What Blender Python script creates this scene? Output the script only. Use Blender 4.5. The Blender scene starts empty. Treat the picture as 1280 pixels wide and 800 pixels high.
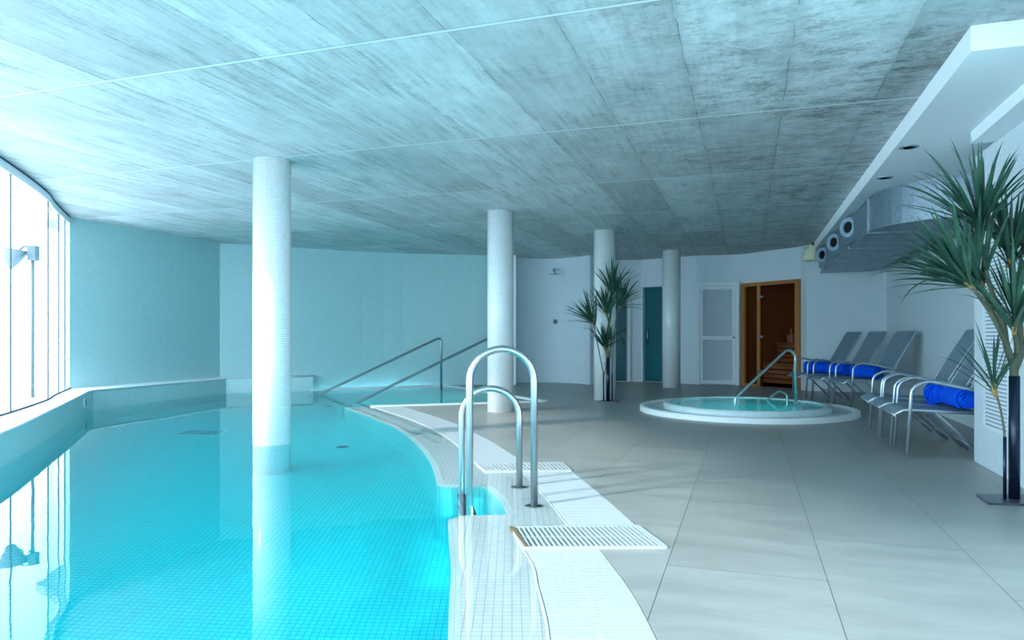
import bpy, bmesh, math, random
from math import sin, cos, pi, radians, sqrt, atan2
from mathutils import Vector, Matrix
from mathutils.geometry import tessellate_polygon
random.seed(7)
sc = bpy.context.scene
COL = sc.collection

# ------------------------------------------------------------------ camera
cam_d = bpy.data.cameras.new('camera'); cam = bpy.data.objects.new('camera', cam_d); COL.objects.link(cam)
cam_d.sensor_width = 36; cam_d.lens = 36 * 881 / 1280; cam_d.shift_y = 19 / 1280
cam_d.clip_start = 0.05; cam_d.clip_end = 200
cam.location = (0, 0, 1.05); cam.rotation_euler = (pi / 2, 0, 0)
sc.camera = cam
# ------------------------------------------------------------------ colour management
sc.view_settings.view_transform = 'Standard'; sc.view_settings.look = 'None'
sc.view_settings.gamma = 1; sc.view_settings.use_curve_mapping = False
sc.view_settings.exposure = 0.66
# ------------------------------------------------------------------ daylight
w = bpy.data.worlds.new('overcast sky'); sc.world = w; w.use_nodes = True
wb = w.node_tree.nodes['Background']; wb.inputs[0].default_value = (0.64, 0.85, 1.0, 1); wb.inputs[1].default_value = 5.0
sd = bpy.data.lights.new('sun', 'SUN'); sd.energy = 3.2; sd.angle = radians(5); sd.color = (1.0, 0.97, 0.92)
sun = bpy.data.objects.new('sun', sd); COL.objects.link(sun)
sun.rotation_euler = Vector((0.85, 0.50, -0.42)).to_track_quat('-Z', 'Y').to_euler()
cy = sc.cycles
cy.max_bounces = 14; cy.diffuse_bounces = 7; cy.glossy_bounces = 5; cy.transmission_bounces = 8; cy.transparent_max_bounces = 12
cy.volume_bounces = 0; cy.sample_clamp_indirect = 12; cy.blur_glossy = 0.5
cy.caustics_refractive = True; cy.caustics_reflective = False
cy.use_denoising = True

POOL_W = 10      # watts of each added underwater lamp
H = 2.75; ZL = 0.28
D1 = Vector((.3162, .9487)); D2 = Vector((.9487, -.3162))
def ST(s, t): v = D1 * s + D2 * t; return (v.x, v.y)
def px(x, y, Y): return Vector(((x - 640) * Y / 881, Y, 1.05 - (y - 419) * Y / 881))   # measured pixel + distance -> place

# ------------------------------------------------------------------ mesh helpers
class MB:
    def __init__(self): self.v = []; self.f = []; self.uv = []; self.sm = []
    def face(self, idx, uv=None, smooth=False):
        self.f.append(tuple(idx)); self.uv.append(uv); self.sm.append(smooth)
    def add(self, pts):
        n = len(self.v); self.v += [tuple(p) for p in pts]; return list(range(n, n + len(pts)))
    def hexa(self, p):           # 8 points: bottom 4 ccw, top 4 ccw
        i = self.add(p)
        for q in ((3,2,1,0),(4,5,6,7),(0,1,5,4),(1,2,6,5),(2,3,7,6),(3,0,4,7)): self.face([i[k] for k in q])
        return self
    def box(self, lo, hi):
        x0,y0,z0 = lo; x1,y1,z1 = hi
        return self.hexa([(x0,y0,z0),(x1,y0,z0),(x1,y1,z0),(x0,y1,z0),(x0,y0,z1),(x1,y0,z1),(x1,y1,z1),(x0,y1,z1)])
    def obox(self, c, ax, ay, az, hx, hy, hz):
        c, ax, ay, az = Vector(c), Vector(ax).normalized(), Vector(ay).normalized(), Vector(az).normalized()
        P = []
        for z in (-hz, hz):
            for x, y in ((-hx,-hy),(hx,-hy),(hx,hy),(-hx,hy)): P.append(c + ax*x + ay*y + az*z)
        return self.hexa(P)
    def bar(self, a, b, w, h, up=(0,0,1)):
        a, b = Vector(a), Vector(b); d = (b-a).normalized(); s = d.cross(Vector(up)).normalized(); u = s.cross(d)
        return self.obox((a+b)/2, d, s, u, (b-a).length/2, w/2, h/2)
    def poly(self, pts, z, holes=(), flip=False):
        loops = [[Vector((p[0], p[1], 0)) for p in pts]] + [[Vector((p[0], p[1], 0)) for p in h] for h in holes]
        flat = [p for l in loops for p in l]
        i = self.add([(p.x, p.y, z(p) if callable(z) else z) for p in flat])
        for t in tessellate_polygon(loops):
            a, b, c = (flat[k] for k in t)
            cr = (b-a).cross(c-a).z
            if abs(cr) < 1e-9: continue
            if (cr < 0) != flip: t = (t[0], t[2], t[1])
            self.face([i[k] for k in t])
        return self
    def strip(self, A, B, closed=False, smooth=False, uv=True, v0=0, v1=1, flip=False):   # quads between two polylines
        n = len(A); a = self.add(A); b = self.add(B); u = 0
        for k in range(n if closed else n-1):
            m = (k+1) % n
            du = (Vector(A[m])-Vector(A[k])).length
            q = [a[k], a[m], b[m], b[k]]; q_uv = [(u,v0),(u+du,v0),(u+du,v1),(u,v1)]
            if flip: q.reverse(); q_uv.reverse()
            self.face(q, q_uv if uv else None, smooth); u += du
        return self
    def prism(self, pts, z0, z1):
        self.poly(pts, z1); self.poly(pts, z0, flip=True)
        ar = sum(pts[k][0]*pts[(k+1)%len(pts)][1]-pts[(k+1)%len(pts)][0]*pts[k][1] for k in range(len(pts)))
        self.strip([(p[0],p[1],z0) for p in pts], [(p[0],p[1],z1) for p in pts], closed=True, v0=z0, v1=z1, flip=ar < 0)
        return self
    def tube(self, pts, r, n=12, caps=True):
        P = [Vector(p) for p in pts]; R = r if isinstance(r, (list, tuple)) else [r]*len(P)
        t0 = (P[1]-P[0]).normalized(); up = Vector((0,0,1)) if abs(t0.z) < .9 else Vector((0,1,0))
        nrm = t0.cross(up).normalized(); rings = []
        for k, p in enumerate(P):
            t = (P[min(k+1,len(P)-1)]-P[max(k-1,0)]).normalized()
            nrm = (nrm - t*nrm.dot(t)).normalized(); b = t.cross(nrm)
            rings.append(self.add([p + (nrm*cos(2*pi*j/n)+b*sin(2*pi*j/n))*R[k] for j in range(n)]))
        for k in range(len(P)-1):
            for j in range(n): self.face([rings[k][j], rings[k][(j+1)%n], rings[k+1][(j+1)%n], rings[k+1][j]], None, True)
        if caps: self.face(rings[0][::-1]); self.face(rings[-1])
        return self
    def lathe(self, prof, c=(0,0,0), n=32, axis=None, smooth=True, caps=True):   # prof: (r, z)
        c = Vector(c); M = Matrix.Identity(3) if axis is None else Vector((0,0,1)).rotation_difference(Vector(axis)).to_matrix()
        rings = []; u = 0; us = [0]
        for k in range(1, len(prof)): u += math.dist(prof[k], prof[k-1]); us.append(u)
        for r, z in prof:
            rings.append(self.add([c + M @ Vector((r*cos(2*pi*j/n), r*sin(2*pi*j/n), z)) for j in range(n)]))
        rm = max(r for r, z in prof)
        for k in range(len(prof)-1):
            for j in range(n):
                a0, a1 = 2*pi*rm*j/n, 2*pi*rm*(j+1)/n
                self.face([rings[k][j], rings[k][(j+1)%n], rings[k+1][(j+1)%n], rings[k+1][j]], [(a0,us[k]),(a1,us[k]),(a1,us[k+1]),(a0,us[k+1])], smooth)
        if caps and prof[0][0] > 1e-4: self.face(rings[0][::-1])
        if caps and prof[-1][0] > 1e-4: self.face(rings[-1])
        return self
    def build(self, name, mat, parent=None, bevel=0, loc=None):
        me = bpy.data.meshes.new(name); me.from_pydata(self.v, [], self.f); me.update()
        uvl = me.uv_layers.new(name='UVMap')
        for p in me.polygons:
            p.use_smooth = self.sm[p.index]; q = self.uv[p.index]; nn = p.normal
            for k, li in enumerate(p.loop_indices):
                if q: uvl.data[li].uv = q[k]
                else:
                    c = me.vertices[me.loops[li].vertex_index].co
                    if abs(nn.z) >= max(abs(nn.x), abs(nn.y)): uvl.data[li].uv = (c.x, c.y)
                    elif abs(nn.x) > abs(nn.y): uvl.data[li].uv = (c.y, c.z)
                    else: uvl.data[li].uv = (c.x, c.z)
        me.materials.append(mat)
        o = bpy.data.objects.new(name, me); COL.objects.link(o)
        if parent: o.parent = parent
        if loc: o.location = loc
        if bevel:
            m = o.modifiers.new('bevel', 'BEVEL'); m.width = bevel; m.segments = 2; m.limit_method = 'ANGLE'; m.angle_limit = radians(40)
            m.harden_normals = False
        return o

def thing(name, label, cat, loc=(0,0,0), rotz=0, group=None):
    o = bpy.data.objects.new(name, None); COL.objects.link(o); o.location = loc; o.rotation_euler = (0,0,rotz); o.empty_display_size = .1
    return tag(o, label, cat, group)
def tag(o, label, cat, group=None, kind=None):
    o['label'] = label; o['category'] = cat
    if group: o['group'] = group
    if kind: o['kind'] = kind
    return o
def struct(o, label=None):
    o['kind'] = 'structure'
    if label: o['label'] = label
    return o
def crv(pts, n=6, closed=False):       # Catmull-Rom through points
    P = [Vector(p) for p in pts]; out = []; N = len(P)
    for i in range(N if closed else N-1):
        if closed: p0,p1,p2,p3 = P[i-1],P[i],P[(i+1)%N],P[(i+2)%N]
        else:
            p1,p2 = P[i],P[i+1]; p0 = P[i-1] if i else p1*2-p2; p3 = P[i+2] if i+2 < N else p2*2-p1
        for k in range(n):
            t = k/n; out.append(tuple(.5*((2*p1)+(p2-p0)*t+(2*p0-5*p1+4*p2-p3)*t*t+(3*p1-p0-3*p2+p3)*t**3)))
    if not closed: out.append(tuple(P[-1]))
    return out
def fillet(pts, r, n=6):               # round the corners of a 3D polyline
    P = [Vector(p) for p in pts]; out = [P[0]]
    for i in range(1, len(P)-1):
        a, b = (P[i-1]-P[i]), (P[i+1]-P[i]); rr = r if not isinstance(r, (list,tuple)) else r[i-1]
        ang = a.angle(b); d = min(rr/math.tan(ang/2), a.length*.49, b.length*.49)
        p, q = P[i]+a.normalized()*d, P[i]+b.normalized()*d
        # arc by circle
        bis = (a.normalized()+b.normalized()).normalized(); c = P[i]+bis*(d/cos(ang/2)); v0, v1 = p-c, q-c; th = v0.angle(v1)
        for k in range(n+1):
            t = k/n; out.append(c+(v0*sin((1-t)*th)+v1*sin(t*th))/sin(th))
    out.append(P[-1]); return out
def arc_len(P): return sum(math.dist(P[k],P[k+1]) for k in range(len(P)-1))
def resample(P, n):
    L = [0]
    for k in range(len(P)-1): L.append(L[-1]+math.dist(P[k],P[k+1]))
    out = []; j = 0
    for i in range(n):
        s = L[-1]*i/(n-1)
        while j < len(P)-2 and L[j+1] < s: j += 1
        t = (s-L[j])/max(L[j+1]-L[j],1e-9); a, b = Vector(P[j]), Vector(P[j+1]); out.append(tuple(a+(b-a)*t))
    return out

# ------------------------------------------------------------------ materials
def lin(c):
    return tuple(((x/255)/12.92 if x/255 <= .04045 else ((x/255+.055)/1.055)**2.4) for x in c)
class NT:
    def __init__(s, name):
        s.m = bpy.data.materials.new(name); s.m.use_nodes = True; s.t = s.m.node_tree; s.b = s.t.nodes['Principled BSDF']; s.out = s.t.nodes['Material Output']
    def n(s, t, **kw):
        x = s.t.nodes.new(t)
        for k, v in kw.items(): setattr(x, k, v)
        return x
    def l(s, a, b): s.t.links.new(a, b)
    def set(s, node, **kw):
        for k, v in kw.items(): node.inputs[k.replace('_', ' ')].default_value = v
        return node
    def math(s, op, a, b=None, clamp=False):
        x = s.n('ShaderNodeMath', operation=op, use_clamp=clamp)
        for i, v in enumerate((a, b)):
            if v is None: continue
            if isinstance(v, (int, float)): x.inputs[i].default_value = v
            else: s.l(v, x.inputs[i])
        return x.outputs[0]
    def mix(s, fac, a, b, blend='MIX'):
        x = s.n('ShaderNodeMix', data_type='RGBA', blend_type=blend)
        for i, v in ((0, fac), (6, a), (7, b)):
            if isinstance(v, (int, float)): x.inputs[i].default_value = v
            elif isinstance(v, tuple): x.inputs[i].default_value = (*v[:3], 1)
            else: s.l(v, x.inputs[i])
        return x.outputs[2]
    def ramp(s, fac, stops):
        x = s.n('ShaderNodeValToRGB'); e = x.color_ramp.elements
        while len(e) < len(stops): e.new(.5)
        for k, (p, c) in enumerate(stops):
            e[k].position = p; e[k].color = (*c, 1) if isinstance(c, tuple) else (c, c, c, 1)
        s.l(fac, x.inputs[0]); return x.outputs[0]
    def noise(s, vec, scale, detail=4, rough=.5, dist=0):
        x = s.n('ShaderNodeTexNoise'); x.inputs['Scale'].default_value = scale; x.inputs['Detail'].default_value = detail
        x.inputs['Roughness'].default_value = rough; x.inputs['Distortion'].default_value = dist
        if vec is not None: s.l(vec, x.inputs['Vector'])
        return x.outputs['Fac']
    def coords(s, kind='Object', rot=0, scale=(1,1,1), loc=(0,0,0)):
        tc = s.n('ShaderNodeTexCoord'); mp = s.n('ShaderNodeMapping'); mp.inputs['Rotation'].default_value = (0,0,rot)
        mp.inputs['Scale'].default_value = scale; mp.inputs['Location'].default_value = loc
        s.l(tc.outputs[kind], mp.inputs[0]); return mp.outputs[0]
    def mapv(s, v, scale=(1,1,1), loc=(0,0,0), rot=0):
        mp = s.n('ShaderNodeMapping'); mp.inputs['Scale'].default_value = scale; mp.inputs['Location'].default_value = loc; mp.inputs['Rotation'].default_value = (0,0,rot)
        s.l(v, mp.inputs[0]); return mp.outputs[0]
    def bump(s, h, strength=.3, dist=.01):
        x = s.n('ShaderNodeBump'); x.inputs['Strength'].default_value = strength; x.inputs['Distance'].default_value = dist
        s.l(h, x.inputs['Height']); s.l(x.outputs[0], s.b.inputs['Normal']); return x
def flat(name, rgb, rough=.5, metal=0, var=.08, scale=6, spec=.5, bump=0):
    t = NT(name); c = t.coords(); f = t.noise(c, scale, 3)
    a = lin(rgb); lo = tuple(x*(1-var) for x in a); hi = tuple(min(1, x*(1+var)) for x in a)
    t.l(t.mix(f, lo, hi), t.b.inputs['Base Color']); t.b.inputs['Roughness'].default_value = rough; t.b.inputs['Metallic'].default_value = metal
    t.b.inputs['Specular IOR Level'].default_value = spec
    if bump: t.bump(t.noise(c, scale*12, 3), bump, .004)
    return t.m
def mosaic(name, rgb, grout, size=.03, rough=.25, mortar=.06, var=.05, kind='UV', bump=.25, rot=0):
    t = NT(name); c = t.coords(kind, rot=rot)
    b = t.n('ShaderNodeTexBrick'); b.offset = 0; b.squash = 1
    t.l(c, b.inputs['Vector']); b.inputs['Scale'].default_value = 1; b.inputs['Brick Width'].default_value = size; b.inputs['Row Height'].default_value = size
    b.inputs['Mortar Size'].default_value = size*mortar; b.inputs['Mortar Smooth'].default_value = .2
    a = lin(rgb)
    b.inputs['Color1'].default_value = (*[x*(1-var) for x in a], 1); b.inputs['Color2'].default_value = (*[min(1, x*(1+var)) for x in a], 1); b.inputs['Mortar'].default_value = (*lin(grout), 1)
    big = t.noise(t.coords('Object'), .8, 3)
    col = t.mix(t.math('MULTIPLY', big, .25), b.outputs['Color'], tuple(x*.8 for x in a))
    t.l(col, t.b.inputs['Base Color']); t.b.inputs['Roughness'].default_value = rough
    inv = t.math('SUBTRACT', 1.0, b.outputs['Fac']); t.bump(inv, bump, .002)
    return t.m

M = {}
M['bounce_tint_tile'] = mosaic('wall mosaic with cyan bounce tint', (176, 214, 218), (150, 186, 192), .025, .35)  # white walls; cyan bounce from the pool is put into this colour
M['wall_tile'] = mosaic('white wall mosaic', (228, 238, 244), (198, 212, 220), .025, .35)
M['wall_white'] = flat('white plaster', (220, 232, 240), .6, var=.04, scale=2, bump=.15)
M['soffit'] = flat('soffit paint', (242, 247, 250), .7, var=.02, scale=1.5)
M['column'] = mosaic('white column mosaic', (240, 244, 245), (190, 200, 206), .024, .2)
M['pool_tile'] = mosaic('pool basin mosaic', (150, 238, 236), (110, 200, 206), .038, .3, mortar=.10, var=.04)
M['apron'] = mosaic('overflow apron mosaic', (226, 230, 228), (172, 182, 186), .036, .3, mortar=.05, var=.04)
M['ledge'] = mosaic('ledge mosaic', (196, 230, 232), (168, 204, 208), .03, .3)
M['ledge_top'] = flat('ledge cap', (236, 240, 242), .4, var=.03)
M['rim'] = flat('white kerb', (238, 242, 244), .4, var=.03)
M['grate'] = flat('white grating plastic', (188, 194, 198), .4, var=.03)
M['trough'] = flat('channel trough', (18, 24, 28), .6)
M['rust'] = flat('rusted steel edge', (120, 98, 66), .8, var=.6, scale=60)
M['steel'] = flat('brushed stainless steel', (176, 186, 190), .3, 1, var=.05, scale=30)
M['alu'] = flat('silver painted aluminium', (186, 200, 210), .32, .75, var=.04, scale=20)
M['dark_steel'] = flat('dark blue painted tube', (20, 34, 58), .25, .3, var=.1)
M['plate'] = flat('rusty dark base plate', (86, 90, 106), .35, .5, var=.3, scale=12)
M['fabric'] = flat('grey sling mesh', (120, 140, 154), .7, var=.06, scale=40, bump=.2)
M['towel'] = flat('royal blue terry towel', (10, 92, 236), .95, var=.18, scale=45, spec=.1, bump=.6)
M['teal'] = flat('dark teal door panel', (4, 98, 108), .25, var=.15, scale=2)
M['louver'] = flat('white louvered shutter', (234, 240, 246), .45, var=.03)
M['nozzle'] = flat('pale blue-grey nozzle', (150, 176, 196), .5)
M['grille_back'] = flat('grey grille back', (150, 164, 174), .6)
M['black'] = flat('matte black', (14, 16, 20), .6)
M['cream'] = flat('cream glass shade', (246, 244, 212), .35, var=.04)
M['opal'] = flat('white lamp shade', (120, 132, 145), .35, var=.04)
M['chrome'] = flat('chrome', (205, 210, 214), .1, 1, var=.02)
M['white_plastic'] = flat('white plastic', (240, 240, 240), .35)
M['slate'] = flat('dark slate mark', (40, 66, 110), .5)
M['terrace'] = flat('pale terrace', (225, 228, 230), .8)
M['bucket'] = flat('pale bucket', (205, 205, 200), .5)

def mk_floor():
    t = NT('grey porcelain floor tiles'); c = t.coords('Object', rot=radians(18.43))      # x = t, y = s
    swap = t.mapv(c, loc=(-.328, -3.28, 0))
    sx = t.n('ShaderNodeSeparateXYZ'); t.l(swap, sx.inputs[0]); cb = t.n('ShaderNodeCombineXYZ'); t.l(sx.outputs[1], cb.inputs[0]); t.l(sx.outputs[0], cb.inputs[1])
    b = t.n('ShaderNodeTexBrick'); b.offset = .5; t.l(cb.outputs[0], b.inputs['Vector'])
    b.inputs['Scale'].default_value = 1; b.inputs['Brick Width'].default_value = 1.35; b.inputs['Row Height'].default_value = .675
    b.inputs['Mortar Size'].default_value = .0018; b.inputs['Mortar Smooth'].default_value = .0; b.inputs['Bias'].default_value = 0
    a = lin((158, 158, 154))
    b.inputs['Color1'].default_value = (*[x*.93 for x in a], 1); b.inputs['Color2'].default_value = (*[x*1.07 for x in a], 1); b.inputs['Mortar'].default_value = (.10, .105, .11, 1)
    st = t.noise(t.mapv(c, scale=(1.2, 5, 1)), 1.3, 6, .6)
    fine = t.noise(t.mapv(c, scale=(6, 24, 1)), 2, 4, .6)
    f = t.ramp(st, [(.25, .82), (.75, 1.12)]); g = t.ramp(fine, [(.3, .95), (.7, 1.05)])
    col = t.mix(1.0, t.mix(1.0, b.outputs['Color'], f, 'MULTIPLY'), g, 'MULTIPLY')
    t.l(col, t.b.inputs['Base Color'])
    t.l(t.ramp(st, [(.2, .30), (.8, .48)]), t.b.inputs['Roughness'])
    t.b.inputs['Specular IOR Level'].default_value = .5
    t.bump(t.math('SUBTRACT', 1.0, b.outputs['Fac']), .3, .002)
    return t.m
M['floor'] = mk_floor()

def mk_ceiling():
    t = NT('board-marked concrete ceiling'); c = t.coords('Object', rot=radians(18.43)); v = t.mapv(c, loc=(.363, -3.62, 0))
    sx = t.n('ShaderNodeSeparateXYZ'); t.l(v, sx.inputs[0]); T, S = sx.outputs[0], sx.outputs[1]
    wob = t.math('MULTIPLY', t.math('SUBTRACT', t.noise(t.mapv(c, scale=(3, 3, 1)), 2, 3), .5), .03)
    T2 = t.math('ADD', T, wob)
    ct = t.math('FLOOR', t.math('DIVIDE', T2, .615)); cs = t.math('FLOOR', t.math('DIVIDE', S, 2.07))
    cb = t.n('ShaderNodeCombineXYZ'); t.l(ct, cb.inputs[0]); t.l(cs, cb.inputs[1])
    wn = t.n('ShaderNodeTexWhiteNoise', noise_dimensions='2D'); t.l(cb.outputs[0], wn.inputs['Vector']); rnd = wn.outputs['Value']
    # second, finer division: boards
    ct2 = t.math('FLOOR', t.math('DIVIDE', T2, .154)); cs2 = t.math('FLOOR', t.math('DIVIDE', S, 1.035)); cb2 = t.n('ShaderNodeCombineXYZ'); t.l(ct2, cb2.inputs[0]); t.l(cs2, cb2.inputs[1]); 
    wn2 = t.n('ShaderNodeTexWhiteNoise', noise_dimensions='2D'); t.l(cb2.outputs[0], wn2.inputs['Vector']); rnd2 = wn2.outputs['Value']
    base = lin((204, 210, 212))
    streak_s = t.noise(t.mapv(c, scale=(9, .6, 1)), 2.6, 8, .72)
    streak_t = t.noise(t.mapv(c, scale=(2.4, 5.5, 1)), 1.7, 12, .8, .3)
    patch = t.noise(t.mapv(c, scale=(1, .8, 1)), 1.1, 5, .7, .6)
    speck = t.noise(c, 38, 6, .75)
    cloud = t.noise(t.mapv(c, scale=(2, 1, 1)), 1.6, 6, .68)
    sd1 = t.ramp(t.math('ADD', t.math('MULTIPLY', streak_s, .75), t.math('MULTIPLY', speck, .3)), [(.40, .48), (.50, .88), (.60, 1.08)])
    sd2 = t.ramp(t.math('ADD', t.math('MULTIPLY', streak_t, .75), t.math('MULTIPLY', speck, .3)), [(.45, .26), (.54, .80), (.64, 1.12)])
    side = t.ramp(t.math('ADD', t.math('MULTIPLY', T, .12), .5), [(.30, 0.0), (.62, 1.0)])     # boards run one way on the left, the other on the right
    amt = t.ramp(patch, [(.34, .25), (.62, 1.0)])
    st = t.mix(side, sd1, sd2)
    stp = t.mix(amt, (1, 1, 1), st)
    tone = t.ramp(rnd, [(0, .80), (1, 1.10)]); tone2 = t.ramp(rnd2, [(0, .95), (1, 1.04)])
    cl = t.ramp(cloud, [(.3, .82), (.7, 1.12)])
    col = t.mix(1, t.mix(1, t.mix(1, t.mix(1, base, stp, 'MULTIPLY'), tone, 'MULTIPLY'), tone2, 'MULTIPLY'), cl, 'MULTIPLY')
    # joints
    def dist(x, p): 
        m = t.math('PINGPONG', x, p/2); return m
    dT = dist(T2, .615); dS = dist(S, 2.07)
    brk = t.noise(t.mapv(c, scale=(1, 2.2, 1)), 1.7, 3)
    jl = t.math('MULTIPLY', t.math('LESS_THAN', dT, .0045), t.ramp(brk, [(.42, 0.0), (.55, 1.0)]))
    col = t.mix(t.math('MULTIPLY', jl, .6), col, (.10, .12, .12))
    halo = t.ramp(dT, [(0, .35), (.06, 0.0)]); hm = t.math('MULTIPLY', halo, t.ramp(streak_t, [(.45, 0.0), (.6, 1.0)]))
    col = t.mix(hm, col, (.16, .19, .19))
    jw = t.math('ADD', dS, t.math('MULTIPLY', wob, .3))
    col = t.mix(t.math('MULTIPLY', t.math('LESS_THAN', jw, .024), .35), col, (.22, .25, .25))
    js = t.math('LESS_THAN', jw, .013)
    col = t.mix(t.math('MULTIPLY', js, .8), col, lin((232, 240, 240)))
    t.l(col, t.b.inputs['Base Color']); t.b.inputs['Roughness'].default_value = .6
    hh = t.math('ADD', t.math('MULTIPLY', speck, .25), t.math('ADD', t.math('MULTIPLY', rnd, .5), js))
    t.bump(hh, .35, .006)
    return t.m
M['ceiling'] = mk_ceiling()

def mk_wood(name, rgb, dark, plank=.09, axis=2, rough=.5):
    t = NT(name); c = t.coords('Object'); sc_ = [14, 14, 14]; sc_[axis if axis != 2 else 2] = 1.2
    g = t.noise(t.mapv(c, scale=tuple(sc_)), 3, 6, .6, .4)
    t.l(t.mix(g, lin(dark), lin(rgb)), t.b.inputs['Base Color']); t.b.inputs['Roughness'].default_value = rough
    return t.m
M['pine'] = mk_wood('orange pine frame', (205, 138, 74), (150, 88, 40))
M['cedar'] = mk_wood('sauna cladding', (226, 172, 116), (176, 122, 74), axis=0)
def mk_duct():
    t = NT('galvanised duct steel'); c = t.coords('Object'); f = t.noise(c, 26, 2, .5); v = t.n('ShaderNodeTexVoronoi'); v.inputs['Scale'].default_value = 30; t.l(c, v.inputs['Vector'])
    t.l(t.mix(v.outputs['Distance'], lin((122, 140, 152)), lin((150, 168, 180))), t.b.inputs['Base Color'])
    t.b.inputs['Metallic'].default_value = .65; t.b.inputs['Roughness'].default_value = .42; return t.m
M['duct'] = mk_duct()
def mk_leaf():
    t = NT('palm leaf'); c = t.coords('Object'); f = t.noise(c, 7, 4); g = t.noise(c, 1.5, 2)
    t.l(t.mix(t.ramp(t.math('ADD', t.math('MULTIPLY', f, .5), t.math('MULTIPLY', g, .5)), [(.35, 0.0), (.65, 1.0)]), lin((20, 50, 48)), lin((72, 118, 94))), t.b.inputs['Base Color'])
    t.b.inputs['Roughness'].default_value = .38; return t.m
M['leaf'] = mk_leaf()
M['stem'] = flat('grey-brown stem', (96, 98, 80), .7, var=.25, scale=30)
M['node'] = flat('ochre leaf base', (178, 138, 72), .7, var=.15)
def mk_water(name, dens, scale=3.0, amp=.02):
    t = NT(name); t.t.nodes.remove(t.b)
    g = t.n('ShaderNodeBsdfGlass'); g.inputs['IOR'].default_value = 1.33; g.inputs['Roughness'].default_value = 0
    c = t.coords('Object'); h = t.math('ADD', t.math('MULTIPLY', t.noise(c, scale, 2, .5), .7), t.math('MULTIPLY', t.noise(c, scale*4, 2, .5), .12))
    bp = t.n('ShaderNodeBump'); bp.inputs['Strength'].default_value = 1; bp.inputs['Distance'].default_value = amp; t.l(h, bp.inputs['Height']); t.l(bp.outputs[0], g.inputs['Normal'])
    t.l(g.outputs[0], t.out.inputs['Surface'])
    va = t.n('ShaderNodeVolumeAbsorption'); va.inputs['Color'].default_value = (*dens[1], 1); va.inputs['Density'].default_value = dens[0]
    t.l(va.outputs[0], t.out.inputs['Volume']); return t.m
M['water'] = mk_water('pool water', (1.3, (.02, .935, .962)), 2.0, .0015)
M['tub_water'] = mk_water('hot tub water', (1.3, (.12, .90, .93)), 4, .004)
def mk_glass(name, tint=(1,1,1), refl=1.0, fres=1.45):
    t = NT(name); t.t.nodes.remove(t.b)
    tr = t.n('ShaderNodeBsdfTransparent'); tr.inputs[0].default_value = (*tint, 1); gl = t.n('ShaderNodeBsdfGlossy'); gl.inputs['Roughness'].default_value = .02
    fr = t.n('ShaderNodeLayerWeight'); fr.inputs[0].default_value = .5; mx = t.n('ShaderNodeMixShader')
    t.l(t.math('ADD', t.math('MULTIPLY', t.math('POWER', fr.outputs['Facing'], 5.0), .85*refl), .05*refl), mx.inputs[0]); t.l(tr.outputs[0], mx.inputs[1]); t.l(gl.outputs[0], mx.inputs[2]); t.l(mx.outputs[0], t.out.inputs['Surface']); return t.m
M['glass'] = mk_glass('window glass', (.94, .97, .97))
M['joint'] = flat('silicone joint', (84, 98, 108), .6)
M['tinted'] = mk_glass('smoked sauna glass', (.72, .62, .56), .15)

# ------------------------------------------------------------------ outlines (metres, camera at the origin)
glass = crv([(-3.6,-4.2),(-3.6,-1.5),(-3.62,0),(-3.68,1.4),(-3.82,2.7),(-4.05,4.0),(-4.42,5.35),(-4.87,6.7),(-5.22,7.65),(-5.53,8.4),(-5.84,9.0),(-6.37,10.15)], 4)
ledge_front = crv([(-3.12,-4.2),(-3.12,-1.5),(-3.15,0),(-3.2,1.4),(-3.32,2.7),(-3.62,4.2),(-4.07,5.61),(-4.75,7.22),(-5.62,9.2)], 4) + [(-5.86,9.72),(-5.93,9.98)] + [(-5.19,12.8),(-3.81,13.5)]
low_in = [(-1.0,-4.2),(-.5,-2),(-.12,-.2),(.06,1.2),(.12,2.1),(.13,2.49),(.125,2.71),(.11,2.97),(.10,3.22),(.06,3.46)]
low_out = [(-.6,-4.2),(-.1,-2),(.26,-.2),(.44,1.2),(.50,2.1),(.50,2.43),(.495,2.76),(.48,2.99),(.455,3.22),(.43,3.46)]
up_in = [(-.28,5.71),(-.51,6.69),(-.78,7.58),(-1.02,8.22),(-1.42,9.1),(-2.02,10.28)]
up_out = [(.13,5.76),(-.0,6.20),(-.18,6.88),(-.4,7.58),(-.63,8.27),(-1.13,9.39),(-1.54,10.22),(-1.62,10.38)]
low_in, low_out, up_in, up_out = (crv(q, 5) for q in (low_in, low_out, up_in, up_out))
mid_in = crv([(.32,3.84),(.23,4.51),(.09,5.43)], 4)
mid_out = crv([(.69,3.85),(.61,4.49),(.47,5.42)], 4)
edge_low = crv([(-1.35,-4.2),(-.85,-2),(-.45,-.2),(-.25,1.2),(-.18,2.2),(-.18,2.43),(-.21,2.88),(-.24,3.29),(-.32,4.0)], 5)
edge_notch = [(-.325,4.08),(-.30,4.125),(-.25,4.14),(-.06,4.145),(-.01,4.17),(.01,4.23),(-.03,4.55),(-.12,4.88),(-.15,4.96),(-.20,4.99),(-.47,5.0)]
edge_up = crv([(-.49,5.03),(-.57,5.54),(-.70,6.17),(-.94,7.05),(-1.35,8.22),(-1.86,9.25),(-2.22,9.95),(-2.42,10.36)], 5)
E_ = edge_low + edge_notch + edge_up
rimA, rimB, rimC, rimD = (-2.42,10.34), (.47,11.22), (-1.34,14.62), (-3.81,13.5)   # entry-step basin corners
rimA2 = (-2.02,10.40)

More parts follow.
